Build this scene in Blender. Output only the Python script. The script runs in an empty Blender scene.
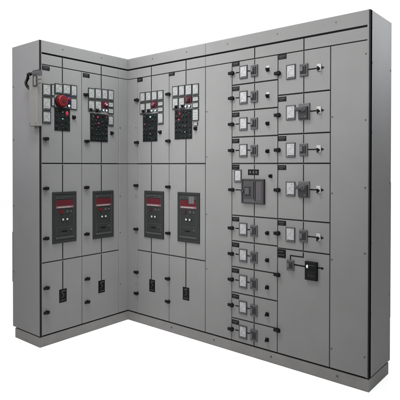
import bpy, math, random
from mathutils import Vector, Matrix
random.seed(7)
S = bpy.context.scene
COL = S.collection

# ------------------------------------------------------------------ camera
cam_d = bpy.data.cameras.new('camera'); cam = bpy.data.objects.new('camera', cam_d); COL.objects.link(cam)
_p = Vector((3.07688, -2.75945, 1.30701))
_r = Vector((0.76647, 0.64228, 0.000996)); _u = Vector((-0.007433, 0.007319, 0.999946)); _d = Vector((-0.642237, 0.766435, -0.010384))
M = Matrix((( _r.x, _u.x, -_d.x, _p.x), (_r.y, _u.y, -_d.y, _p.y), (_r.z, _u.z, -_d.z, _p.z), (0, 0, 0, 1)))
cam.matrix_world = M
cam_d.sensor_width = 36; cam_d.lens = 36 * 484.588 / 400
cam_d.shift_x = 2.607 / 400; cam_d.shift_y = -29.467 / 400
cam_d.clip_start = 0.05; cam_d.clip_end = 200
S.camera = cam

# ------------------------------------------------------------------ world: even white studio backdrop
w = bpy.data.worlds.new('World'); S.world = w; w.use_nodes = True
bg = w.node_tree.nodes['Background']; bg.inputs['Color'].default_value = (1, 1, 1, 1); bg.inputs['Strength'].default_value = 1.06

# ------------------------------------------------------------------ lamps (ceiling lamps, plus added unseen fills)
def area(name, loc, target, sx, sy, power, color=(1, 1, 1), spread=180):
    d = bpy.data.lights.new(name, 'AREA'); d.shape = 'RECTANGLE'; d.size = sx; d.size_y = sy; d.energy = power; d.color = color; d.spread = math.radians(spread)
    o = bpy.data.objects.new(name, d); COL.objects.link(o); o.location = loc
    o.rotation_euler = (Vector(target) - Vector(loc)).to_track_quat('-Z', 'Y').to_euler()
    return o
LAMPS = [   # name, place, aimed at, size, size, power, colour, spread
 ('ceiling_lamp_front', (0.9, -1.3, 3.2), (0.9, -0.1, 1.3), 0.9, 0.5, 111, (1, 0.997, 0.985), 180),
 ('ceiling_lamp_corner', (0.6, -0.3, 2.9), (0, -0.3, 1.3), 0.3, 0.7, 20.6, (0.97, 1, 1), 140),
 ('fill_light_right', (2.2, -2.0, 2.3), (2.0, 0, 1.8), 0.6, 0.6, 9.1, (1, 1, 1), 60),  # added fill, brightens the upper doors at the right end
 ('fill_light_corner', (1.3, -1.6, 2.7), (0.1, 0, 1.4), 0.5, 0.5, 4.4, (0.98, 1, 1), 45),  # added fill, narrow cone on the inner corner
 ('fill_light_middle', (1.2, -3.0, 1.9), (0.9, 0, 1.5), 0.6, 0.6, 8.2, (1, 0.985, 0.975), 40),  # added fill for the upper middle of the right wing
 ('fill_light_low', (2.6, -3.4, 1.1), (0.9, -0.1, 0.4), 0.8, 0.5, 8.9, (1, 0.985, 0.965), 50),  # added fill from near the camera, lifts the lower doors
 ('fill_light_low_corner', (3.5, -2.5, 1.6), (0.05, -0.15, 0.5), 0.4, 0.4, 4.4, (1, 1, 1), 26),  # added fill, lifts the low part of the inner corner
 ('ceiling_lamp_end', (2.9, 0.1, 2.9), (2.06, 0.2, 1.7), 0.5, 0.5, 34, (0.96, 1, 1), 180),
 ('fill_light_end', (3.6, 0.3, 2.6), (2.06, 0.2, 2.1), 0.4, 0.4, 5.5, (0.95, 1, 1), 45),  # added fill for the top of the right end panel
 ('ceiling_lamp_side', (-0.3, -2.0, 3.0), (-0.2, -0.84, 1.3), 0.5, 0.5, 45, (1, 0.985, 0.995), 180),
 ('fill_light_side', (-0.4, -2.6, 2.2), (-0.2, -0.84, 1.6), 0.5, 0.5, 4.3, (1, 0.98, 1), 60),  # added fill for the left end panel
]
for a in LAMPS: area(*a)
S.view_settings.view_transform = 'Standard'; S.view_settings.look = 'None'
S.view_settings.exposure = 0; S.view_settings.gamma = 1
S.render.engine = 'CYCLES'
S.render.resolution_x = 1024; S.render.resolution_y = 1024

# ------------------------------------------------------------------ materials
def mat(name, col, rough=0.5, spec=0.3, var=0.0, scale=6.0, bump=0.0, bscale=250.0, emit=None, metal=0.0, grime=False):
    if name != 'white_floor_paper':      # the room is lit far above 1 so that the paper clips to white; paints are kept low to match
        paint = 'paint' in name or 'powder' in name
        col = tuple(c * (0.82 if paint else 0.42) for c in col); spec *= 0.45 if paint or max(col) > 0.03 else 0.16
    m = bpy.data.materials.new(name); m.use_nodes = True; nt = m.node_tree; b = nt.nodes['Principled BSDF']
    b.inputs['Base Color'].default_value = (*col, 1); b.inputs['Roughness'].default_value = rough
    b.inputs['Specular IOR Level'].default_value = spec; b.inputs['Metallic'].default_value = metal
    if emit:
        b.inputs['Emission Color'].default_value = (*emit[0], 1); b.inputs['Emission Strength'].default_value = emit[1]
    N = nt.nodes.new; L = nt.links.new
    geo = N('ShaderNodeNewGeometry')
    if var > 0:
        n1 = N('ShaderNodeTexNoise'); n1.inputs['Scale'].default_value = scale; n1.inputs['Detail'].default_value = 5; n1.inputs['Roughness'].default_value = 0.65
        L(geo.outputs['Position'], n1.inputs['Vector'])
        mr = N('ShaderNodeMapRange'); mr.inputs[1].default_value = 0.25; mr.inputs[2].default_value = 0.75
        mr.inputs[3].default_value = 1 - var; mr.inputs[4].default_value = 1 + var
        L(n1.outputs['Fac'], mr.inputs[0])
        last = mr.outputs[0]
        if grime:   # faint vertical streaks and wipe marks in the powder coat
            mp = N('ShaderNodeMapping'); mp.inputs['Scale'].default_value = (7, 7, 4); L(geo.outputs['Position'], mp.inputs['Vector'])
            n2 = N('ShaderNodeTexNoise'); n2.inputs['Scale'].default_value = 1.6; n2.inputs['Detail'].default_value = 6; L(mp.outputs[0], n2.inputs['Vector'])
            m2 = N('ShaderNodeMapRange'); m2.inputs[1].default_value = 0.3; m2.inputs[2].default_value = 0.7; m2.inputs[3].default_value = 0.985; m2.inputs[4].default_value = 1.015
            L(n2.outputs['Fac'], m2.inputs[0])
            n3 = N('ShaderNodeTexNoise'); n3.inputs['Scale'].default_value = 260; n3.inputs['Detail'].default_value = 2; L(geo.outputs['Position'], n3.inputs['Vector'])
            m3 = N('ShaderNodeMapRange'); m3.inputs[1].default_value = 0.3; m3.inputs[2].default_value = 0.7; m3.inputs[3].default_value = 0.93; m3.inputs[4].default_value = 1.07
            L(n3.outputs['Fac'], m3.inputs[0])
            a = N('ShaderNodeMath'); a.operation = 'MULTIPLY'; L(last, a.inputs[0]); L(m2.outputs[0], a.inputs[1])
            c = N('ShaderNodeMath'); c.operation = 'MULTIPLY'; L(a.outputs[0], c.inputs[0]); L(m3.outputs[0], c.inputs[1]); last = c.outputs[0]
        mx = N('ShaderNodeVectorMath'); mx.operation = 'SCALE'; mx.inputs[0].default_value = col; L(last, mx.inputs['Scale'])
        L(mx.outputs[0], b.inputs['Base Color'])
        rr = N('ShaderNodeMapRange'); rr.inputs[3].default_value = rough - 0.08; rr.inputs[4].default_value = rough + 0.08
        L(n1.outputs['Fac'], rr.inputs[0]); L(rr.outputs[0], b.inputs['Roughness'])
    if bump > 0:
        nb = N('ShaderNodeTexNoise'); nb.inputs['Scale'].default_value = bscale; nb.inputs['Detail'].default_value = 2
        L(geo.outputs['Position'], nb.inputs['Vector'])
        bp = N('ShaderNodeBump'); bp.inputs['Strength'].default_value = bump; bp.inputs['Distance'].default_value = 0.001
        L(nb.outputs['Fac'], bp.inputs['Height'])
        if grime:   # sheet steel is never quite flat
            nw = N('ShaderNodeTexNoise'); nw.inputs['Scale'].default_value = 3.2; nw.inputs['Detail'].default_value = 1; L(geo.outputs['Position'], nw.inputs['Vector'])
            bw = N('ShaderNodeBump'); bw.inputs['Strength'].default_value = 0.25; bw.inputs['Distance'].default_value = 0.012
            L(nw.outputs['Fac'], bw.inputs['Height']); L(bw.outputs[0], bp.inputs['Normal'])
        L(bp.outputs[0], b.inputs['Normal'])
    return m
PAINT = mat('grey_powder_coat', (0.080, 0.080, 0.080), 0.62, 0.20, 0.05, 3.5, 0.25, 300, grime=True)
SIDE = mat('grey_side_paint', (0.080, 0.079, 0.081), 0.62, 0.20, 0.05, 3.0, 0.25, 300, grime=True)
PLINTH = mat('dark_grey_plinth_paint', (0.082, 0.080, 0.079), 0.6, 0.2, 0.12, 9, 0.3, 200, grime=True)
RUBBER = mat('black_gasket', (0.010, 0.010, 0.0105), 0.8, 0.1)
CARC = mat('dark_carcass_paint', (0.020, 0.020, 0.021), 0.7, 0.1)  # body colour darkened to stand in for shade in the door gaps
STRIP = mat('black_edge_strip', (0.012, 0.012, 0.0125), 0.7, 0.2)
TAPE = mat('black_mimic_tape', (0.0065, 0.0065, 0.007), 0.55, 0.2)
BLACK = mat('black_plastic', (0.0055, 0.0055, 0.006), 0.4, 0.3, 0.15, 60)
PANEL = mat('dark_green_black_fascia', (0.0085, 0.0102, 0.0105), 0.45, 0.25, 0.25, 40)
ACBF = mat('dark_grey_breaker_face', (0.022, 0.0235, 0.0235), 0.45, 0.3, 0.12, 30)
ACBR = mat('grey_bezel_plastic', (0.046, 0.047, 0.048), 0.45, 0.3, 0.08, 30)
BRK = mat('grey_breaker_plastic', (0.075, 0.073, 0.078), 0.45, 0.3, 0.12, 50)
BRKD = mat('dark_grey_toggle_plastic', (0.034, 0.033, 0.036), 0.4, 0.3)
MFRAME = mat('meter_frame_plastic', (0.034, 0.036, 0.038), 0.4, 0.3)
MGREY = mat('grey_meter_frame_plastic', (0.062, 0.060, 0.066), 0.4, 0.3)
WHITE = mat('white_dial_card', (0.275, 0.278, 0.285), 0.25, 0.5, 0.04, 30)
GRID = mat('pale_dial_card', (0.232, 0.240, 0.238), 0.25, 0.5, 0.05, 40)
LABEL = mat('white_legend_plastic', (0.32, 0.32, 0.32), 0.4, 0.3)
PALE = mat('pale_engraving', (0.065, 0.065, 0.065), 0.6, 0.2)
INK = mat('black_ink', (0.085, 0.085, 0.09), 0.7, 0.1)
WRED = mat('red_window_plastic', (0.064, 0.011, 0.015), 0.35, 0.5, 0.1, 40)
RED = mat('red_plastic', (0.12, 0.0045, 0.006), 0.4, 0.2, 0.15, 30)
DRED = mat('dark_red_plastic', (0.042, 0.012, 0.016), 0.5, 0.3)
PINK = mat('pale_red_band', (0.14, 0.064, 0.074), 0.5, 0.3)
MAG = mat('crimson_lens', (0.095, 0.006, 0.02), 0.3, 0.4)
BLUE = mat('dark_blue_plastic', (0.02, 0.015, 0.06), 0.4, 0.3)
LRED = mat('lit_red_lens', (0.2, 0.01, 0.02), 0.3, 0.3, emit=((1, 0.05, 0.09), 0.22))
LGRN = mat('lit_green_lens', (0.1, 0.3, 0.2), 0.3, 0.3, emit=((0.4, 1, 0.75), 0.3))
LWHT = mat('lit_white_lens', (0.35, 0.38, 0.42), 0.3, 0.3, emit=((0.8, 0.92, 1), 0.6))
LDIM = mat('pale_lens', (0.30, 0.33, 0.32), 0.3, 0.3)
DGRN = mat('dim_green_lens', (0.018, 0.040, 0.032), 0.3, 0.4)
BROWN = mat('faded_red_label', (0.075, 0.045, 0.048), 0.5, 0.3)
BEIGE = mat('warm_grey_box_paint', (0.074, 0.072, 0.069), 0.5, 0.25, 0.05, 12, 0.2, 250, grime=True)
STEEL = mat('zinc_screw', (0.07, 0.07, 0.07), 0.4, 0.4, metal=0.4)
FLOOR = mat('white_floor_paper', (0.93, 0.93, 0.93), 0.9, 0.05, 0.004, 2)

# ------------------------------------------------------------------ mesh builder, in (u across, z up, n out of the face)
LL, LR, DL, DR, H, PZ = 0.838, 2.054, 0.369, 0.354, 2.2, 0.0785
FR = {  # face -> world
 'R': lambda u, z, n: (u, -n, z),
 'L': lambda u, z, n: (n, u, z),
 'E': lambda u, z, n: (LR + n, u, z),
 'W': lambda u, z, n: (u, -LL - n, z),
}
class MB:
    def __init__(s, face='R'): s.f = face; s.v = []; s.q = []; s.m = []; s.mats = []
    def mi(s, m):
        if m not in s.mats: s.mats.append(m)
        return s.mats.index(m)
    def add(s, vs, fs, m):
        o = len(s.v); k = s.mi(m); s.v += [FR[s.f](*a) for a in vs]
        for f in fs: s.q.append([o + i for i in f]); s.m.append(k)
        return s
    def box(s, u0, u1, z0, z1, n0, n1, m, c=0.0):
        if c <= 0:
            vs = [(u0, z0, n0), (u1, z0, n0), (u1, z1, n0), (u0, z1, n0), (u0, z0, n1), (u1, z0, n1), (u1, z1, n1), (u0, z1, n1)]
            fs = [(3, 2, 1, 0), (4, 5, 6, 7), (0, 1, 5, 4), (1, 2, 6, 5), (2, 3, 7, 6), (3, 0, 4, 7)]
        else:
            c2 = c * 0.35
            vs = [(u0, z0, n0), (u1, z0, n0), (u1, z1, n0), (u0, z1, n0)]
            for (i, n) in ((0, n1 - c), (c2, n1 - c2), (c, n1)):
                vs += [(u0 + i, z0 + i, n), (u1 - i, z0 + i, n), (u1 - i, z1 - i, n), (u0 + i, z1 - i, n)]
            fs = [(3, 2, 1, 0), (12, 13, 14, 15)]
            for r in range(3):
                a = 4 * r
                for k in range(4): fs.append((a + k, a + (k + 1) % 4, a + 4 + (k + 1) % 4, a + 4 + k))
        return s.add(vs, fs, m)
    def cb(s, u, z, w, h, n0, n1, m, c=0.0): return s.box(u - w / 2, u + w / 2, z - h / 2, z + h / 2, n0, n1, m, c)
    def frame(s, u0, u1, z0, z1, t, n0, n1, m, c=0.0):
        # four strips butted end to end
        s.box(u0, u1, z1 - t, z1, n0, n1, m, c); s.box(u0, u1, z0, z0 + t, n0, n1, m, c)
        s.box(u0, u0 + t, z0 + t, z1 - t, n0, n1, m, c); s.box(u1 - t, u1, z0 + t, z1 - t, n0, n1, m, c); return s
    def cyl(s, u, z, r, n0, n1, m, seg=20, c=0.0, rz=None):
        rz = rz or r
        rings = [(1.0, n0), (1.0, n1 - c), (1 - c / r if c else 1.0, n1)] if c else [(1.0, n0), (1.0, n1)]
        vs = []; fs = []
        for k, n in rings:
            for i in range(seg):
                a = 2 * math.pi * i / seg; vs.append((u + r * k * math.cos(a), z + rz * k * math.sin(a), n))
        for q in range(len(rings) - 1):
            for i in range(seg):
                j = (i + 1) % seg; fs.append((q * seg + i, q * seg + j, (q + 1) * seg + j, (q + 1) * seg + i))
        fs.append(tuple(reversed(range(seg)))); fs.append(tuple(range((len(rings) - 1) * seg, len(rings) * seg)))
        return s.add(vs, fs, m)
    def dome(s, u, z, r, n0, hgt, m, seg=20, rings=5, rz=None):
        rz = rz or r; vs = []; fs = []
        for k in range(rings):
            a = k / rings * math.pi / 2
            for i in range(seg):
                b = 2 * math.pi * i / seg; vs.append((u + r * math.cos(a) * math.cos(b), z + rz * math.cos(a) * math.sin(b), n0 + hgt * math.sin(a)))
        vs.append((u, z, n0 + hgt))
        for k in range(rings - 1):
            for i in range(seg):
                j = (i + 1) % seg; fs.append((k * seg + i, k * seg + j, (k + 1) * seg + j, (k + 1) * seg + i))
        for i in range(seg): fs.append(((rings - 1) * seg + i, (rings - 1) * seg + (i + 1) % seg, rings * seg))
        return s.add(vs, fs, m)
    def poly(s, pts, n0, n1, m):   # counter-clockwise outline, extruded
        k = len(pts); vs = [(a, b, n0) for a, b in pts] + [(a, b, n1) for a, b in pts]
        fs = [tuple(reversed(range(k))), tuple(range(k, 2 * k))] + [(i, (i + 1) % k, k + (i + 1) % k, k + i) for i in range(k)]
        return s.add(vs, fs, m)
    def bar(s, a, b, wd, n0, n1, m):   # strip from a to b in the face plane
        d = Vector((b[0] - a[0], b[1] - a[1])); d.normalize(); p = Vector((-d.y, d.x)) * wd / 2
        return s.poly([(a[0] - p.x, a[1] - p.y), (b[0] - p.x, b[1] - p.y), (b[0] + p.x, b[1] + p.y), (a[0] + p.x, a[1] + p.y)], n0, n1, m)
    def tube(s, pts, r, m, seg=10):
        P = [Vector(FR[s.f](*q)) for q in pts]; o = len(s.v); k = s.mi(m)
        for i, q in enumerate(P):
            t = (P[min(i + 1, len(P) - 1)] - P[max(i - 1, 0)]).normalized()
            x = t.orthogonal().normalized() if i == 0 else (x - t * x.dot(t)).normalized(); y = t.cross(x)
            for j in range(seg):
                a = 2 * math.pi * j / seg; s.v.append(tuple(q + x * r * math.cos(a) + y * r * math.sin(a)))
        for i in range(len(P) - 1):
            for j in range(seg):
                s.q.append([o + i * seg + j, o + i * seg + (j + 1) % seg, o + (i + 1) * seg + (j + 1) % seg, o + (i + 1) * seg + j]); s.m.append(k)
        s.q.append([o + j for j in reversed(range(seg))]); s.m.append(k)
        s.q.append([o + (len(P) - 1) * seg + j for j in range(seg)]); s.m.append(k)
        return s
    def build(s, name, parent=None, label=None, group=None):
        xs, ys, zs = zip(*s.v)
        c = Vector(((min(xs) + max(xs)) / 2, (min(ys) + max(ys)) / 2, (min(zs) + max(zs)) / 2 if parent else min(zs)))
        me = bpy.data.meshes.new(name); me.from_pydata([tuple(Vector(v) - c) for v in s.v], [], s.q)
        for m in s.mats: me.materials.append(m)
        me.polygons.foreach_set('material_index', s.m); me.update()
        o = bpy.data.objects.new(name, me); COL.objects.link(o)
        o['_c'] = list(c)
        if parent: o.parent = parent; o.location = c - Vector(parent['_c'])
        else: o.location = c
        if label: o['label'] = label
        if group: o['group'] = group
        return o

# ------------------------------------------------------------------ the setting
fl = MB('R')
me = bpy.data.meshes.new('floor'); me.from_pydata([(-14, -14, 0), (14, -14, 0), (14, 14, 0), (-14, 14, 0)], [], [(0, 1, 2, 3)])
me.materials.append(FLOOR); floor = bpy.data.objects.new('floor', me); COL.objects.link(floor); floor['kind'] = 'structure'

# ------------------------------------------------------------------ the switchboard
root = bpy.data.objects.new('switchboard', None); COL.objects.link(root); root.location = (0.6, 0, 0); root['_c'] = [0.6, 0, 0]
root['label'] = 'grey L-shaped electrical switchboard with many doors, meters and breakers on a dark grey plinth'
root['category'] = 'switchboard'
G = 0.0045          # half gap between doors
T = 0.022           # door thickness: front faces lie at n = 0

def carcass():
    c = MB('R')
    # right wing body and left wing body, behind the doors
    c.box(-DL + 0.002, LR - 0.0205, PZ + 0.002, H - 0.004, -DR + 0.003, -T + 0.006, CARC)
    c.f = 'L'; c.box(-LL + 0.0215, T - 0.0075, PZ + 0.002, H - 0.004, -DL + 0.003, -T + 0.006, CARC)
    return c.build('cabinet_body', root)
carcass()
# plinth: an L-shaped base channel
pl = MB('R'); i = 0.004
pl.poly([], 0, 0, PLINTH) if False else None
def lprism(mb, z0, z1, ins, m):
    P = [(-DL + 0.03, -LL + ins), (-ins, -LL + ins), (-ins, ins), (LR - ins, ins), (LR - ins, DR - 0.02), (-DL + 0.03, DR - 0.02)]
    k = 6; o = len(mb.v); q = mb.mi(m)
    mb.v += [(x, y, z0) for x, y in P] + [(x, y, z1) for x, y in P]
    mb.q += [[o + 0, o + 5, o + 2, o + 1], [o + 2, o + 5, o + 4, o + 3], [o + 6, o + 7, o + 8, o + 11], [o + 8, o + 9, o + 10, o + 11]]
    mb.m += [q] * 4
    for j in range(k): mb.q.append([o + j, o + (j + 1) % k, o + k + (j + 1) % k, o + k + j]); mb.m.append(q)
lprism(pl, 0.001, PZ - 0.006, 0.003, PLINTH)
lprism(pl, PZ - 0.0055, PZ, 0.012, RUBBER)
for u in (0.5, 0.92, 1.4, 1.86): pl.cyl(u, 0.042, 0.006, -0.003, 0.001, STEEL, 8)
pl.build('plinth', root, 'dark grey base plinth under both wings')
# side and back sheets, roof
def side(face, u0, u1, name, label, screws):
    s = MB(face); s.box(u0, u1, PZ + 0.003, H, -0.02, 0.0, SIDE, 0.002)
    for (u, z) in screws: s.cyl(u, z, 0.0055, 0.0, 0.002, STEEL, 8)
    return s.build(name, root, label)
side('E', 0.001, DR, 'side_panel', 'plain grey end panel of the right wing', [(0.024, z) for z in (0.45, 0.86, 1.16, 1.5, 1.9)] + [(0.335, z) for z in (0.5, 1.2, 1.9)])
side('W', -DL, -0.001, 'side_panel', 'plain grey end panel of the left wing', [(-0.35, z) for z in (0.5, 1.0, 1.5, 1.9)])
b = MB('R'); b.box(-DL, LR - 0.021, PZ + 0.003, H, -DR, -DR + 0.002, SIDE); b.build('back_panel', root)
b = MB('L'); b.box(-LL + 0.021, DR - 0.003, PZ + 0.003, H, -DL, -DL + 0.0015, SIDE); b.build('back_panel', root)
rf = MB('R'); rf.box(-DL + 0.001, LR - 0.00955, H - 0.003, H + 0.001, -DR + 0.001, -0.001, SIDE)
rf.f = 'L'; rf.box(-LL + 0.01555, -0.0015, H - 0.0028, H + 0.0008, -DL + 0.0012, -0.0015, SIDE); rf.build('roof', root)
# rear hinge edge seen along the outer back corners
for face, u, sp in (('W', -DL - 0.004, (0.42, 0.80)), ('E', DR + 0.004, (0.35, 1.2))):
    e = MB(face); e.box(u - 0.004, u + 0.004, sp[0], sp[1], -0.016, -0.002, RUBBER); e.build('rear_edge_strip', root)
# black edge strips on the outer front corners
for face, a, c in (('L', -LL, -LL + 0.0155), ('R', LR - 0.0095, LR)):
    e = MB(face); e.box(a + 0.0005, c, PZ + 0.003, H - 0.001, -T, 0.0015, STRIP, 0.001); e.build('corner_strip', root, 'black strip down the outer front corner')

# ---- sub-parts
def dashes(s, u0, u1, z, hgt, n, m, seed):
    r = random.Random(seed); u = u0
    while u < u1 - 0.004:
        wd = r.uniform(0.003, 0.008); wd = min(wd, u1 - u); s.box(u, u + wd, z - hgt / 2, z + hgt / 2, n, n + 0.0004, m); u += wd + r.uniform(0.002, 0.003)
def nameplate(F, d, u, z, wd=0.062, hg=0.030, seed=0, name='nameplate'):
    s = MB(F); s.cb(u, z, wd, hg, 0, 0.003, BLACK, 0.001)
    dashes(s, u - wd * 0.38, u + wd * 0.38, z + hg * 0.14, hg * 0.22, 0.003, PALE, seed)
    dashes(s, u - wd * 0.30, u + wd * 0.20, z - hg * 0.22, hg * 0.12, 0.003, PALE, seed + 3)
    return s.build(name, d)
def latch(F, d, u, z, wd=0.046, hg=0.023):
    s = MB(F); s.cyl(u + wd * 0.14, z, hg * 0.55, 0, 0.006, BLACK, 16)
    s.cyl(u + wd * 0.14, z, hg * 0.34, 0.006, 0.016, BLACK, 12)
    s.box(u - wd / 2, u + wd / 2, z - hg * 0.40, z + hg * 0.40, 0.010, 0.022, BLACK, 0.004)
    s.box(u + wd * 0.02, u + wd * 0.40, z - hg * 0.5, z + hg * 0.5, 0.012, 0.026, BLACK, 0.004)
    return s.build('latch', d)
def meter(F, d, u0, u1, z0, z1, fr=0.006, face=GRID, frame=MFRAME, kind='dial', seed=0, name='meter'):
    s = MB(F); s.frame(u0, u1, z0, z1, fr, 0, 0.009, frame, 0.002)
    s.box(u0 + fr, u1 - fr, z0 + fr, z1 - fr, 0, 0.006, face)
    a0, a1, b0, b1 = u0 + fr, u1 - fr, z0 + fr, z1 - fr; wd = a1 - a0; hg = b1 - b0; n = 0.006; r = random.Random(seed)
    if kind == 'dial':
        cx, cz, R = a0 + wd * 0.86, b0 + hg * 0.20, min(wd * 0.72, hg * 0.62)
        pr = None
        for k in range(9):
            a = math.radians(88 + k * 11.5); q = (cx + R * math.cos(a), cz + R * math.sin(a))
            if pr: s.bar(pr, q, 0.0012, n, n + 0.0003, INK)
            pr = q
        if wd > 0.045:
            for k in range(7):
                a = math.radians(90 + k * 15); s.bar((cx + R * math.cos(a), cz + R * math.sin(a)), (cx + R * 1.12 * math.cos(a), cz + R * 1.12 * math.sin(a)), 0.0009, n, n + 0.0003, INK)
            s.box(a0 + wd * 0.62, a0 + wd * 0.80, b1 - hg * 0.16, b1 - hg * 0.11, n, n + 0.0003, INK)
        a = math.radians(178 - r.uniform(0, 55))
        s.bar((cx, cz), (cx + R * 0.95 * math.cos(a), cz + R * 0.95 * math.sin(a)), 0.0014, n + 0.0004, n + 0.0008, INK)
        s.box(a0 + wd * 0.1, a1, b0, b0 + hg * 0.10, n, n + 0.0014, frame)
    else:
        for k in range(3 if hg > 0.05 else 1):
            z = b1 - hg * (0.28 + 0.25 * k) if hg > 0.05 else (b0 + b1) / 2
            dashes(s, a0 + wd * 0.15, a1 - wd * 0.15, z, 0.003, n, INK, seed + k)
    return s.build(name, d)
def knob(F, d, u, z, r=0.013, white=False, label=None):
    s = MB(F)
    if white: s.cb(u, z + 0.012, r * 2.0, 0.024, 0, 0.0025, LABEL, 0.0005)
    s.cb(u, z - 0.002, r * 1.9, r * 2.1, 0.0026 if white else 0, 0.008, BLACK, 0.002)
    s.cyl(u, z - 0.002, r * 0.8, 0.008, 0.022, BLACK, 16, 0.003)
    a = random.uniform(-0.5, 0.5); s.bar((u - r * 0.7 * math.sin(a), z - 0.002 - r * 0.75 * math.cos(a)), (u + r * 0.7 * math.sin(a), z - 0.002 + r * 0.75 * math.cos(a)), r * 0.45, 0.022, 0.027, BLACK)
    return s.build('selector_switch', d, label)
def lamp(F, d, u, z, m, r=0.009, rz=None, name='indicator_lamp'):
    r *= 0.86; rz = rz and rz * 0.86
    s = MB(F); s.cyl(u, z, r * 1.25, 0, 0.010, BRKD, 16, rz=(rz or r) * 1.25); s.dome(u, z, r, 0.010, 0.008, m, 16, 4, rz)
    return s.build(name, d)
def small_breaker(F, d, u, z, wd=0.054, hg=0.078):
    s = MB(F); s.cb(u, z, wd, hg, 0, 0.012, BRK, 0.003)
    s.cb(u, z + hg * 0.02, wd * 0.72, hg * 0.62, 0.012, 0.022, BRKD, 0.004)
    s.cb(u - wd * 0.05, z + hg * 0.03, wd * 0.34, hg * 0.40, 0.022, 0.038, BRK, 0.004)
    for k in (-1, 1): s.cyl(u + k * wd * 0.36, z - hg * 0.40, 0.0025, 0.012, 0.0132, BRKD, 8); s.cyl(u + k * wd * 0.36, z + hg * 0.40, 0.0025, 0.012, 0.0132, BRKD, 8)
    s.cb(u, z + hg * 0.42, wd * 0.4, hg * 0.06, 0.012, 0.0126, PALE)
    return s.build('circuit_breaker', d)
def lever_breaker(F, d, u, z, wd=0.075, hg=0.103):
    s = MB(F); s.cb(u, z, wd, hg, 0, 0.012, BRK, 0.003)
    s.cb(u, z - hg * 0.08, wd * 0.82, hg * 0.72, 0.012, 0.030, BRKD, 0.004)
    s.box(u - wd * 0.62, u + wd * 0.22, z + hg * 0.02, z + hg * 0.24, 0.030, 0.052, ACBR, 0.005)
    s.box(u - wd * 0.60, u + wd * 0.14, z + hg * 0.14, z + hg * 0.235, 0.0521, 0.0535, MGREY, 0.001)
    s.cyl(u + wd * 0.1, z + hg * 0.12, 0.016, 0.030, 0.046, BRK, 16, 0.003)
    s.cb(u + wd * 0.25, z - hg * 0.33, wd * 0.18, hg * 0.1, 0.030, 0.031, PALE)
    return s.build('circuit_breaker', d, 'larger breaker with a light lever handle')
def door(F, u0, u1, z0, z1, name='door', label=None, screws=(), gu=G, gz=0.0042):
    s = MB(F); s.box(u0 + gu * 0.6, u1 - gu * 0.6, z0 + gz, z1 - gz, -T + 0.0065, 0.0, PAINT, 0.0022)
    for (a, b_) in screws: s.cyl(a, b_, 0.005, 0, 0.002, STEEL, 8)
    return s.build(name, root, label)
def mimic(F, d, segs, wd=0.0075):
    s = MB(F)
    for k, (a, b_) in enumerate(segs): s.bar(a, b_, wd, 0.0, 0.0009 + 0.0003 * k, TAPE)
    return s.build('mimic_line', d)

# ---- trim rows over the doors
rows = [(2.115, H - 0.001), (2.0315, 2.103)]
LC, RC = -0.099, 0.111                     # ends of the corner fillers
MIM = {'L': (-0.646, -0.284), 'R': (0.281, 0.652, 1.268, 1.634)}
for F, spans in (('L', [(-LL + 0.0155, LC), (LC, 0.0003)]), ('R', [(-0.013, RC), (RC, 0.840), (0.840, LR - 0.0095)])):
    for r, (z0, z1) in enumerate(rows):
        for (a, c) in spans:
            s = MB(F); s.box(a + 0.001, c - 0.001, z0, z1, -T + 0.0065, 0.0, PAINT, 0.002)
            if r == 0 and c - a > 0.3:
                k = max(2, int((c - a) / 0.36))
                for q in range(k): s.cyl(a + (c - a) * (q + 0.5) / k, 2.165, 0.0045, 0, 0.002, STEEL, 8)
            o = s.build('upper_trim_panel', root)
            if r == 1:
                for mu in MIM[F]:
                    if a < mu < c: mimic(F, o, [((mu, z0 + 0.0005), (mu, z1 - 0.0005))])
# busbar mimic between the two trim rows
for F, a, c in (('L', -LL + 0.0155, -0.0015), ('R', 0.0015, LR - 0.0095)):
    s = MB(F); s.box(a, c, 2.1035, 2.1145, -T + 0.0065, -0.009, RUBBER); s.build('busbar_strip', root, 'black horizontal busbar line along the top')

# ---- corner fillers (split by the middle band only)
for F, a, c in (('L', LC, 0.0), ('R', -0.013, RC)):
    sc = lambda z0, z1: [((a + 0.012) if F == 'L' else (c - 0.012), z) for z in z0]
    door(F, a, c, PZ + 0.003, 1.3205, 'filler_panel', 'narrow blank panel at the inner corner, lower', gu=0.0012, screws=sc((0.32, 0.75, 1.05), 0), gz=0.003)
    door(F, a, c, 1.3205, 2.030, 'filler_panel', 'narrow blank panel at the inner corner, upper', gu=0.0012, screws=sc((1.62,), 0), gz=0.003)

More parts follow.
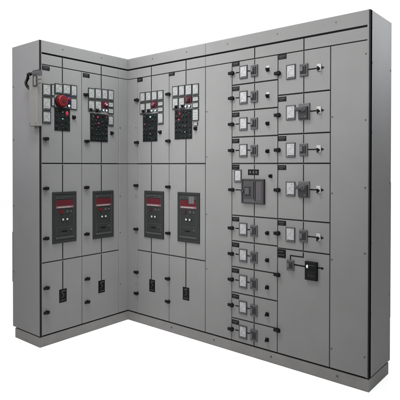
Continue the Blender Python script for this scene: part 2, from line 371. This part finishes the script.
# ---- incomer columns: top metering door, middle air circuit breaker door, bottom door
def acb(F, d, u, z, wd=0.220, hg=0.384, tag=False, seed=0):
    s = MB(F); u0, u1, z0, z1 = u - wd / 2, u + wd / 2, z - hg / 2, z + hg / 2
    s.frame(u0, u1, z0, z1, 0.020, 0, 0.012, ACBF, 0.003)
    a0, a1, b0, b1 = u0 + 0.020, u1 - 0.020, z0 + 0.020, z1 - 0.020
    s.box(a0, a1, b0, b1, 0, 0.007, ACBF)
    s.frame(a0 + 0.004, a1 - 0.004, b0 + 0.006, b1 - 0.006, 0.003, 0.007, 0.0095, ACBR, 0.001)
    s.box(a0 + 0.010, a1 - 0.010, z1 - 0.052, z1 - 0.034, 0.007, 0.011, ACBR, 0.001)           # top vent bar
    for k in range(6): s.box(a0 + 0.022 + k * 0.023, a0 + 0.038 + k * 0.023, z1 - 0.046, z1 - 0.040, 0.011, 0.0116, BLACK)
    s.box(a0 + 0.008, a1 - 0.008, z1 - 0.104, z1 - 0.060, 0.007, 0.0105, WRED, 0.001)          # dark red window
    s.box(a0 + 0.008, a1 - 0.008, z1 - 0.122, z1 - 0.1045, 0.007, 0.011, PINK, 0.001)          # pale red maker's band
    dashes(s, a0 + 0.020, a1 - 0.030, z1 - 0.1135, 0.006, 0.013, LDIM, seed)
    s.cb(u - wd * 0.14, z1 - 0.148, 0.022, 0.022, 0.007, 0.016, RED if F == 'L' else DRED, 0.002)
    s.cb(u + wd * 0.10, z1 - 0.148, 0.020, 0.020, 0.007, 0.014, ACBR, 0.002)
    s.cb(u + wd * 0.26, z1 - 0.148, 0.014, 0.014, 0.007, 0.012, MGREY, 0.001)
    for k in (-1, 1):
        s.cyl(u + k * 0.018, z1 - 0.205, 0.012, 0.007, 0.011, BLACK, 16); s.cyl(u + k * 0.018, z1 - 0.205, 0.0085, 0.011, 0.014, LDIM if k < 0 else LDIM, 14)
    s.box(a0 + 0.014, a1 - 0.014, b0 + 0.040, b0 + 0.098, 0.007, 0.0085, ACBR, 0.0006)
    s.box(a0 + 0.016, a1 - 0.016, b0 + 0.042, b0 + 0.096, 0.0086, 0.009, ACBF)
    s.cyl(a1 - 0.030, b0 + 0.076, 0.007, 0.009, 0.013, MGREY, 12)
    s.box(u - 0.030, u + 0.020, b0 + 0.060, b0 + 0.070, 0.009, 0.010, BLACK)
    s.box(a0 + 0.003, a1 - 0.003, b0 + 0.012, b0 + 0.026, 0.0096, 0.013, ACBR, 0.001)
    if tag: s.cb(u + wd * 0.16, z1 - 0.057, 0.052, 0.056, 0.0112, 0.0135, BRK, 0.0006)
    return s.build('air_circuit_breaker', d)
def control_panel(F, d, u0, u1, z0, z1, seed):
    s = MB(F); s.box(u0, u1, z0, z1, 0, 0.006, PANEL, 0.002); r = random.Random(seed); nx = 5; nz = max(4, int((z1 - z0) / 0.034))
    for i in range(nx):
        for j in range(nz):
            uu = u0 + (i + 0.5) * (u1 - u0) / nx; zz = z1 - (j + 0.5) * (z1 - z0) / nz
            if r.random() < 0.8:
                s.cyl(uu, zz, 0.0075, 0.006, 0.009, BLACK, 12); s.cyl(uu, zz, 0.005, 0.009, 0.014, r.choice([BLACK, BLACK, BRKD, DRED, DRED, DGRN] if j < nz * 0.6 else [BLACK, BLACK, ACBF, DGRN]), 12, 0.001)
                if r.random() < 0.35: s.box(uu - 0.008, uu + 0.008, zz + 0.0115, zz + 0.0145, 0.006, 0.0064, PALE)
    return s.build('control_panel', d, 'dark fascia of push buttons and lamps')
def socket(F, d, u, z, wd=0.064, hg=0.098, seed=0):
    s = MB(F); s.cb(u, z, wd, hg, 0, 0.003, BLACK, 0.001)
    s.bar((u - wd * 0.2, z + hg * 0.30), (u + wd * 0.15, z + hg * 0.05), 0.004, 0.003, 0.0035, PALE)
    s.bar((u + wd * 0.15, z + hg * 0.05), (u - wd * 0.15, z - hg * 0.15), 0.004, 0.003, 0.0037, PALE)
    s.cb(u + wd * 0.05, z + hg * 0.36, wd * 0.5, 0.006, 0.003, 0.0035, PALE)
    dashes(s, u - wd * 0.3, u + wd * 0.35, z - hg * 0.34, 0.006, 0.003, PALE, seed)
    return s.build('symbol_plate', d, 'black plate with a pale symbol')

GD, GM, GB = 'incomer doors', 'incomer doors', 'incomer doors'
def incomer(F, u0, u1, mu, ml, acb_c, plates, lat, side_word):
    t = door(F, u0, u1, 1.3205, 2.030, 'door', 'metering door, %s' % side_word)
    m = door(F, u0, u1, 0.605, 1.3205, 'door', 'air circuit breaker door, %s' % side_word)
    l = door(F, u0, u1, PZ + 0.001, 0.605, 'door', 'bottom cable door, %s' % side_word)
    a = acb_c
    acb(F, m, a[0] - (0.008 if F == 'L' else 0), a[1], wd=0.206 if F == 'L' else 0.216, hg=0.378, tag=a[2], seed=a[3])
    mimic(F, m, [((mu, 1.3135), (mu, a[1] + 0.1895))]); mimic(F, m, [((mu, a[1] - 0.1895), (mu, 0.612))])
    mimic(F, l, [((mu, 0.598), (mu, ml[1] + 0.049))]); socket(F, l, ml[0], ml[1], seed=a[3])
    nameplate(F, t, plates[0], plates[1], seed=a[3])
    for k, (uu, z) in enumerate(lat): latch(F, (t, t, m, m, l, l)[k], uu, z) if z else None
    return t, m, l

# left wing, outer column
t, m, l = incomer('L', -LL + 0.0155, -0.471, -0.646, (-0.645, 0.338), (-0.624, 0.922, False, 1), (-0.785, 2.006),
    [(-0.793, 0), (-0.793, 1.498), (-0.793, 1.141), (-0.793, 0.781), (-0.790, 0.423), (-0.790, 0.246)], 'outer column of the left wing')
F = 'L'
mimic(F, t, [((-0.646, 2.024), (-0.646, 1.9155))]); mimic(F, t, [((-0.646, 1.562), (-0.646, 1.3275))])
for k, q in enumerate([(-0.814, -0.747, 1.804, 1.893), (-0.814, -0.747, 1.703, 1.797), (-0.814, -0.747, 1.610, 1.697)]): meter(F, t, *q, seed=k)
meter(F, t, -0.743, -0.716, 1.812, 1.899, kind='text', seed=4)
meter(F, t, -0.743, -0.716, 1.738, 1.806, kind='text', seed=4, name='meter')
meter(F, t, -0.712, -0.648, 1.832, 1.908, seed=5); meter(F, t, -0.645, -0.578, 1.832, 1.912, seed=6)
meter(F, t, -0.574, -0.520, 1.824, 1.914, seed=7); meter(F, t, -0.577, -0.520, 1.729, 1.815, kind='text', seed=8)
s = MB(F); s.cyl(-0.667, 1.779, 0.046, 0, 0.030, DRED, 28, 0.003); s.cyl(-0.667, 1.779, 0.042, 0.030, 0.050, RED, 28, 0.006); s.cyl(-0.667, 1.779, 0.014, 0.050, 0.054, DRED, 16)
for k in range(10):
    a = k * math.pi / 5; s.bar((-0.667 + 0.019 * math.cos(a), 1.779 + 0.019 * math.sin(a)), (-0.667 + 0.033 * math.cos(a), 1.779 + 0.033 * math.sin(a)), 0.003, 0.050, 0.0506, DRED)
s.build('alarm_horn', t, 'big round red alarm horn')
s = MB(F); s.cb(-0.600, 1.797, 0.040, 0.062, 0, 0.014, BLUE, 0.003); s.cyl(-0.600, 1.800, 0.014, 0.014, 0.028, MAG, 18, 0.003); s.build('push_button', t)
lamp(F, t, -0.594, 1.752, LWHT, 0.011)
control_panel(F, t, -0.715, -0.582, 1.563, 1.729, 11)
lamp(F, t, -0.612, 1.694, LRED, 0.014, 0.019); lamp(F, t, -0.651, 1.650, LGRN, 0.006); lamp(F, t, -0.651, 1.700, LDIM, 0.005); lamp(F, t, -0.651, 1.610, DGRN, 0.006)
s = MB(F); s.cb(-0.645, 1.7335, 0.150, 0.007, 0, 0.010, ACBR, 0.001); s.build('rail', t)
knob(F, t, -0.548, 1.673)

# left wing, inner column
t, m, l = incomer('L', -0.471, LC, -0.284, (-0.283, 0.337), (-0.260, 0.915, False, 2), (-0.430, 2.004),
    [(-0.441, 1.853), (-0.433, 1.494), (-0.437, 1.136), (-0.435, 0.774), (-0.431, 0.425), (-0.431, 0.245)], 'inner column of the left wing')
mimic(F, t, [((-0.284, 2.024), (-0.284, 1.921))]); mimic(F, t, [((-0.284, 1.495), (-0.284, 1.3275))])
for k, q in enumerate([(-0.414, -0.352, 1.824, 1.912), (-0.349, -0.285, 1.828, 1.917), (-0.282, -0.222, 1.831, 1.919), (-0.219, -0.161, 1.831, 1.921), (-0.414, -0.352, 1.731, 1.817), (-0.349, -0.285, 1.733, 1.821)]): meter(F, t, *q, seed=20 + k)
meter(F, t, -0.219, -0.161, 1.778, 1.824, kind='text', seed=27); meter(F, t, -0.219, -0.161, 1.727, 1.772, kind='text', seed=28); meter(F, t, -0.217, -0.163, 1.628, 1.712, seed=29)
knob(F, t, -0.393, 1.744, 0.012); knob(F, t, -0.331, 1.744, 0.013)
s = MB(F); s.cb(-0.250, 1.795, 0.060, 0.054, 0, 0.012, DRED, 0.003); s.cyl(-0.250, 1.795, 0.018, 0.012, 0.028, MAG, 22, 0.004); s.cyl(-0.250, 1.795, 0.008, 0.028, 0.0295, LDIM, 12); s.build('push_button', t, 'crimson push button')
control_panel(F, t, -0.394, -0.221, 1.496, 1.717, 12)
for (uu, z, mm, r) in [(-0.270, 1.748, LWHT, 0.008), (-0.238, 1.748, LWHT, 0.009), (-0.325, 1.688, LRED, 0.009), (-0.316, 1.640, LRED, 0.007), (-0.318, 1.610, DRED, 0.007), (-0.238, 1.690, MAG, 0.008), (-0.372, 1.690, LDIM, 0.004), (-0.280, 1.655, DGRN, 0.006), (-0.238, 1.560, DRED, 0.005)]: lamp(F, t, uu, z, mm, r)
knob(F, t, -0.180, 1.573)

# right wing, inner column
F = 'R'
t, m, l = incomer('R', RC, 0.475, 0.281, (0.290, 0.336), (0.315, 0.913, False, 3), (0.148, 2.011),
    [(0.117, 1.848), (0.117, 1.497), (0.110, 1.141), (0.110, 0.779), (0.113, 0.421), (0.113, 0.246)], 'inner column of the right wing')
mimic(F, t, [((0.281, 2.024), (0.281, 1.905))]); mimic(F, t, [((0.281, 1.500), (0.281, 1.3275))])
for k, q in enumerate([(0.152, 0.214, 1.823, 1.905), (0.219, 0.282, 1.823, 1.904), (0.287, 0.350, 1.823, 1.903), (0.355, 0.417, 1.821, 1.902), (0.152, 0.214, 1.726, 1.817), (0.219, 0.282, 1.732, 1.817)]): meter(F, t, *q, seed=40 + k)
meter(F, t, 0.355, 0.417, 1.776, 1.815, kind='text', seed=47); meter(F, t, 0.355, 0.417, 1.730, 1.771, kind='text', seed=48); meter(F, t, 0.355, 0.417, 1.632, 1.724, seed=49)
knob(F, t, 0.195, 1.752, 0.012); knob(F, t, 0.258, 1.752, 0.013)
s = MB(F); s.cb(0.319, 1.795, 0.060, 0.054, 0, 0.012, DRED, 0.003); s.cyl(0.319, 1.795, 0.018, 0.012, 0.028, MAG, 22, 0.004); s.cyl(0.319, 1.795, 0.010, 0.028, 0.0295, BRK, 12); s.build('push_button', t, 'crimson push button')
control_panel(F, t, 0.186, 0.349, 1.501, 1.7235, 13)
for (uu, z, mm, r) in [(0.296, 1.745, LWHT, 0.008), (0.337, 1.745, LWHT, 0.007), (0.279, 1.697, LGRN, 0.009), (0.330, 1.705, DGRN, 0.007), (0.213, 1.640, MAG, 0.009), (0.213, 1.700, DRED, 0.008), (0.279, 1.605, DGRN, 0.007), (0.279, 1.560, LDIM, 0.004)]: lamp(F, t, uu, z, mm, r)
knob(F, t, 0.384, 1.573)

# right wing, second column
t, m, l = incomer('R', 0.475, 0.840, 0.652, (0.654, 0.333), (0.682, 0.915, True, 4), (0.505, 2.018),
    [(0.474, 1.862), (0.474, 1.498), (0.474, 1.140), (0.474, 0.778), (0.471, 0.421), (0.471, 0.242)], 'second column of the right wing')
mimic(F, t, [((0.652, 2.024), (0.652, 1.919))]); mimic(F, t, [((0.652, 1.507), (0.652, 1.3275))])
for k, q in enumerate([(0.515, 0.577, 1.834, 1.918), (0.581, 0.642, 1.832, 1.918), (0.647, 0.713, 1.830, 1.917), (0.718, 0.780, 1.828, 1.915), (0.515, 0.577, 1.738, 1.828), (0.581, 0.642, 1.736, 1.827)]): meter(F, t, *q, seed=60 + k)
meter(F, t, 0.718, 0.780, 1.782, 1.822, kind='text', seed=67); meter(F, t, 0.718, 0.780, 1.735, 1.777, kind='text', seed=68); meter(F, t, 0.718, 0.780, 1.640, 1.729, kind='text', seed=69)
meter(F, t, 0.730, 0.770, 1.604, 1.632, fr=0.002, kind='text', seed=70)
knob(F, t, 0.560, 1.758, 0.013); knob(F, t, 0.624, 1.760, 0.011)
s = MB(F); s.cb(0.682, 1.801, 0.060, 0.052, 0, 0.012, DRED, 0.003); s.cyl(0.682, 1.801, 0.020, 0.012, 0.028, DRED, 22, 0.004); s.cb(0.682, 1.801, 0.008, 0.030, 0.028, 0.034, MGREY, 0.002); s.build('push_button', t, 'dark red switch with a grey bar')
control_panel(F, t, 0.539, 0.714, 1.508, 1.733, 14)
for (uu, z, mm, r) in [(0.657, 1.752, LWHT, 0.009), (0.694, 1.753, LWHT, 0.009), (0.598, 1.702, LRED, 0.009), (0.588, 1.655, LRED, 0.009), (0.566, 1.680, DRED, 0.008), (0.617, 1.672, DRED, 0.009), (0.598, 1.722, MAG, 0.007), (0.652, 1.605, DGRN, 0.009), (0.652, 1.560, LDIM, 0.005), (0.690, 1.700, DGRN, 0.007), (0.700, 1.600, DRED, 0.006)]: lamp(F, t, uu, z, mm, r)
knob(F, t, 0.750, 1.584)

# blank cable alley panel
door('R', 0.840, 1.080, PZ + 0.001, 2.030, 'blank_panel', 'tall blank panel between the incomers and the feeders', screws=[(0.853, z) for z in (0.55, 0.95, 1.37, 1.7)])

# ---- feeder column with ten small doors
zs = [2.030, 1.867, 1.686, 1.504, 1.3205]
zs2 = [0.959, 0.780, 0.599, 0.419, 0.239, PZ + 0.001]
bands = list(zip(zs[:-1], zs[1:])) + list(zip(zs2[:-1], zs2[1:]))
A0, A1, AM = 1.080, 1.448, 1.268
for k, (z1, z0) in enumerate(bands):
    c = (z0 + z1) / 2
    if k == 0: c = 1.951
    d = door('R', A0, A1, z0, z1, 'feeder_door')
    d['label'] = 'small feeder door, %s of its column' % ['topmost', 'second', 'third', 'fourth', 'sixth', 'seventh', 'eighth', 'ninth', 'tenth'][k]
    d['group'] = 'small feeder doors'
    nameplate('R', d, 1.114, z1 - 0.026 if k else 2.012, 0.060, 0.030, seed=k)
    latch('R', d, 1.081, c, 0.046, 0.024)
    mimic('R', d, [((AM, z1 - 0.0065), (AM, z0 + 0.0065))], 0.006)
    mimic('R', d, [((1.112, c), (1.146, c))]); mimic('R', d, [((1.212, c), (1.242, c))])
    meter('R', d, 1.146, 1.211, c - 0.047, c + 0.043, fr=0.0075, face=WHITE, frame=MGREY, seed=80 + k)
    small_breaker('R', d, 1.268, c - 0.004)
    knob('R', d, 1.373, c - 0.008, 0.012, white=(k < 2))
# moulded case breaker door, double height
d = door('R', A0, A1, 0.959, 1.3205, 'feeder_door', 'taller feeder door with a large square breaker'); d['group'] = 'small feeder doors'
nameplate('R', d, 1.114, 1.296, 0.060, 0.034, seed=31)
s = MB('R'); s.cb(1.260, 1.262, 0.086, 0.038, 0, 0.003, BLACK, 0.001)
for q in (-0.024, 0.002, 0.024): s.cb(1.260 + q, 1.262, 0.012, 0.018, 0.003, 0.0035, PALE)
s.build('nameplate', d)
meter('R', d, 1.104, 1.164, 1.190, 1.279, fr=0.0075, face=WHITE, frame=MGREY, seed=95)
latch('R', d, 1.084, 1.138)
mimic('R', d, [((AM, 1.3135), (AM, 1.2815))], 0.006); mimic('R', d, [((AM, 1.2425), (AM, 1.2165))], 0.006); mimic('R', d, [((AM, 1.049), (AM, 0.966))], 0.006)
mimic('R', d, [((1.112, 1.138), (1.171, 1.138))])
knob('R', d, 1.397, 1.240, 0.011, False)
s = MB('R'); u0, u1, z0, z1 = 1.172, 1.353, 1.049, 1.216
s.frame(u0, u1, z0, z1, 0.011, 0, 0.020, BRKD, 0.003); s.box(u0 + 0.011, u1 - 0.011, z0 + 0.011, z1 - 0.011, 0, 0.010, BRK)
s.box(u0 + 0.014, 1.270, z0 + 0.034, z1 - 0.020, 0.010, 0.018, ACBR, 0.002)
s.frame(1.198, 1.252, 1.098, 1.166, 0.007, 0.018, 0.022, BRKD, 0.001); s.box(1.208, 1.242, 1.110, 1.154, 0.018, 0.030, MGREY, 0.004)
s.box(1.1735, 1.197, 1.122, 1.142, 0.0185, 0.028, BRKD, 0.002)
s.box(1.274, 1.284, z0 + 0.020, z1 - 0.014, 0.010, 0.018, BRKD, 0.002)
s.box(1.290, 1.334, z0 + 0.020, z1 - 0.018, 0.010, 0.014, MGREY, 0.002)
s.box(1.318, 1.326, z0 + 0.060, z1 - 0.030, 0.014, 0.0152, BROWN, 0.0004)
dashes(s, 1.20, 1.26, z1 - 0.026, 0.004, 0.018, PALE, 5); dashes(s, 1.19, 1.26, z0 + 0.022, 0.004, 0.0100, PALE, 6)
s.build('moulded_case_breaker', d, 'large square grey breaker with a black bezel')

# ---- feeder column with larger doors
B0, B1, BM = 1.448, 1.811, 1.634
for k, (z1, z0, c, big) in enumerate([(2.030, 1.763, 1.905, 0), (1.763, 1.508, 1.645, 1), (1.508, 1.3205, 1.407, 0), (1.3205, 0.960, 1.158, 1), (0.960, 0.768, 0.865, 0)]):
    d = door('R', B0, B1, z0, z1, 'feeder_door', 'wide feeder door, %s of its column' % ['topmost', 'second', 'third', 'fourth', 'fifth'][k]); d['group'] = 'large feeder doors'
    nameplate('R', d, 1.481, z1 - 0.026 if k else 2.010, 0.060, 0.031, seed=50 + k)
    latch('R', d, 1.450, c + (-0.010 if big else 0.001), 0.044, 0.026)
    mimic('R', d, [((BM, z1 - 0.0065), (BM, z0 + 0.0065))], 0.006)
    mimic('R', d, [((1.662, c), (1.768, c))], 0.008)
    s = MB('R'); s.poly([(1.755, c - 0.010), (1.772, c), (1.755, c + 0.010)], 0.0016, 0.0024, TAPE); s.build('arrow_mark', d)
    meter('R', d, 1.511, 1.577, c - 0.047, c + 0.047, fr=0.0065, face=WHITE, frame=MGREY, seed=100 + k)
    (lever_breaker if big else small_breaker)('R', d, 1.640 if big else 1.636, c, *((0.075, 0.103) if big else (0.055, 0.078)))
    s = MB('R'); s.cb(1.738, c + 0.003, 0.028, 0.044, 0.0018, 0.006, LABEL, 0.001)
    s.cyl(1.738, c - 0.004, 0.0085, 0.006, 0.020, BLACK, 16, 0.002); s.cb(1.738, c - 0.006, 0.008, 0.028, 0.020, 0.027, BLACK, 0.002)
    s.build('selector_switch', d)
d = door('R', B0, B1, PZ + 0.001, 0.768, 'feeder_door', 'tall bottom feeder door with a black relay'); d['group'] = 'large feeder doors'
s = MB('R'); s.cb(1.480, 0.736, 0.060, 0.054, 0, 0.003, BLACK, 0.001); dashes(s, 1.458, 1.50, 0.748, 0.006, 0.003, PALE, 1); dashes(s, 1.458, 1.50, 0.728, 0.006, 0.003, PALE, 2); s.build('nameplate', d)
latch('R', d, 1.451, 0.595); latch('R', d, 1.452, 0.232)
mimic('R', d, [((BM, 0.7615), (BM, 0.727)), ((BM + 0.0037, 0.731), (1.5405, 0.731)), ((1.544, 0.727), (1.544, 0.702))], 0.0075)
mimic('R', d, [((1.569, 0.676), (1.653, 0.674))], 0.009); mimic('R', d, [((1.734, 0.678), (1.770, 0.678))], 0.008)
s = MB('R'); s.poly([(1.757, 0.668), (1.774, 0.678), (1.757, 0.688)], 0.0014, 0.0022, TAPE); s.build('arrow_mark', d)
small_breaker('R', d, 1.546, 0.670, 0.050, 0.066)
s = MB('R'); s.cb(1.694, 0.654, 0.081, 0.115, 0, 0.020, BLACK, 0.003); s.cb(1.700, 0.632, 0.050, 0.044, 0.020, 0.0215, PANEL, 0.0006)
dashes(s, 1.676, 1.722, 0.690, 0.004, 0.020, PALE, 8)
for q in range(3): s.cb(1.684 + q * 0.016, 0.628, 0.008, 0.008, 0.0215, 0.024, BRKD, 0.001)
s.build('relay', d, 'black relay with a lit lamp'); 
s = MB('R'); s.dome(1.671, 0.681, 0.006, 0.020, 0.007, LWHT, 14, 4, 0.011); s.build('indicator_lamp', d)

# right end blank panel
door('R', B1, LR - 0.0095, PZ + 0.001, 2.030, 'blank_panel', 'tall blank panel at the outer end of the right wing',
     screws=[(1.824, z) for z in (0.20, 0.74, 1.14, 1.60)] + [(2.026, z) for z in (0.20, 0.80, 1.18, 1.57, 1.95)])

# ------------------------------------------------------------------ narrow box hung on the outer left corner
box = MB('W')
bx = bpy.data.objects.new('wiring_box', None); COL.objects.link(bx); bx.location = (-0.03, -LL - 0.025, 1.585); bx['_c'] = [-0.03, -LL - 0.025, 1.585]
bx['label'] = 'narrow upright warm grey box with a black cable loop, hung on the left cabinet end'; bx['category'] = 'electrical box'
s = MB('W'); s.box(-0.066, 0.038, 1.585, 1.945, 0.003, 0.042, BEIGE, 0.004)
for (a, c) in ((-0.054, 1.603), (0.024, 1.603), (-0.054, 1.925)): s.cyl(a, c, 0.004, 0.042, 0.0435, STEEL, 8)
s.build('housing', bx)
s = MB('W'); s.box(-0.060, 0.044, 1.9455, 1.972, 0.004, 0.036, MGREY, 0.005); s.box(-0.040, 0.036, 1.9725, 1.980, 0.006, 0.030, BRKD, 0.002)
s.cyl(-0.048, 1.955, 0.011, 0.036, 0.050, BLACK, 14); s.build('end_cap', bx)
s = MB('W'); s.frame(-0.004, 0.042, 1.862, 1.942, 0.007, 0.0425, 0.050, BRKD, 0.001); s.box(0.003, 0.035, 1.869, 1.935, 0.0425, 0.046, BEIGE); s.build('socket_plate', bx)
for z in (1.935, 1.905, 1.878):
    s = MB('W'); s.tube([(0.042, z, 0.046), (0.082, z - 0.001, 0.046), (0.098, z - 0.002, 0.046)], 0.0035, MGREY, 8); s.build('pin', bx)
s = MB('W'); pts = []
for k in range(15):
    a = math.radians(70 + k * 220 / 14); pts.append((-0.076 + 0.040 * math.cos(a), 1.908 + 0.052 * math.sin(a), 0.030 + 0.006 * math.sin(k)))
s.tube(pts, 0.0105, BLACK, 12); s.build('cable', bx, 'thick black cable loop')

for o in bpy.data.objects:
    if '_c' in o: del o['_c']
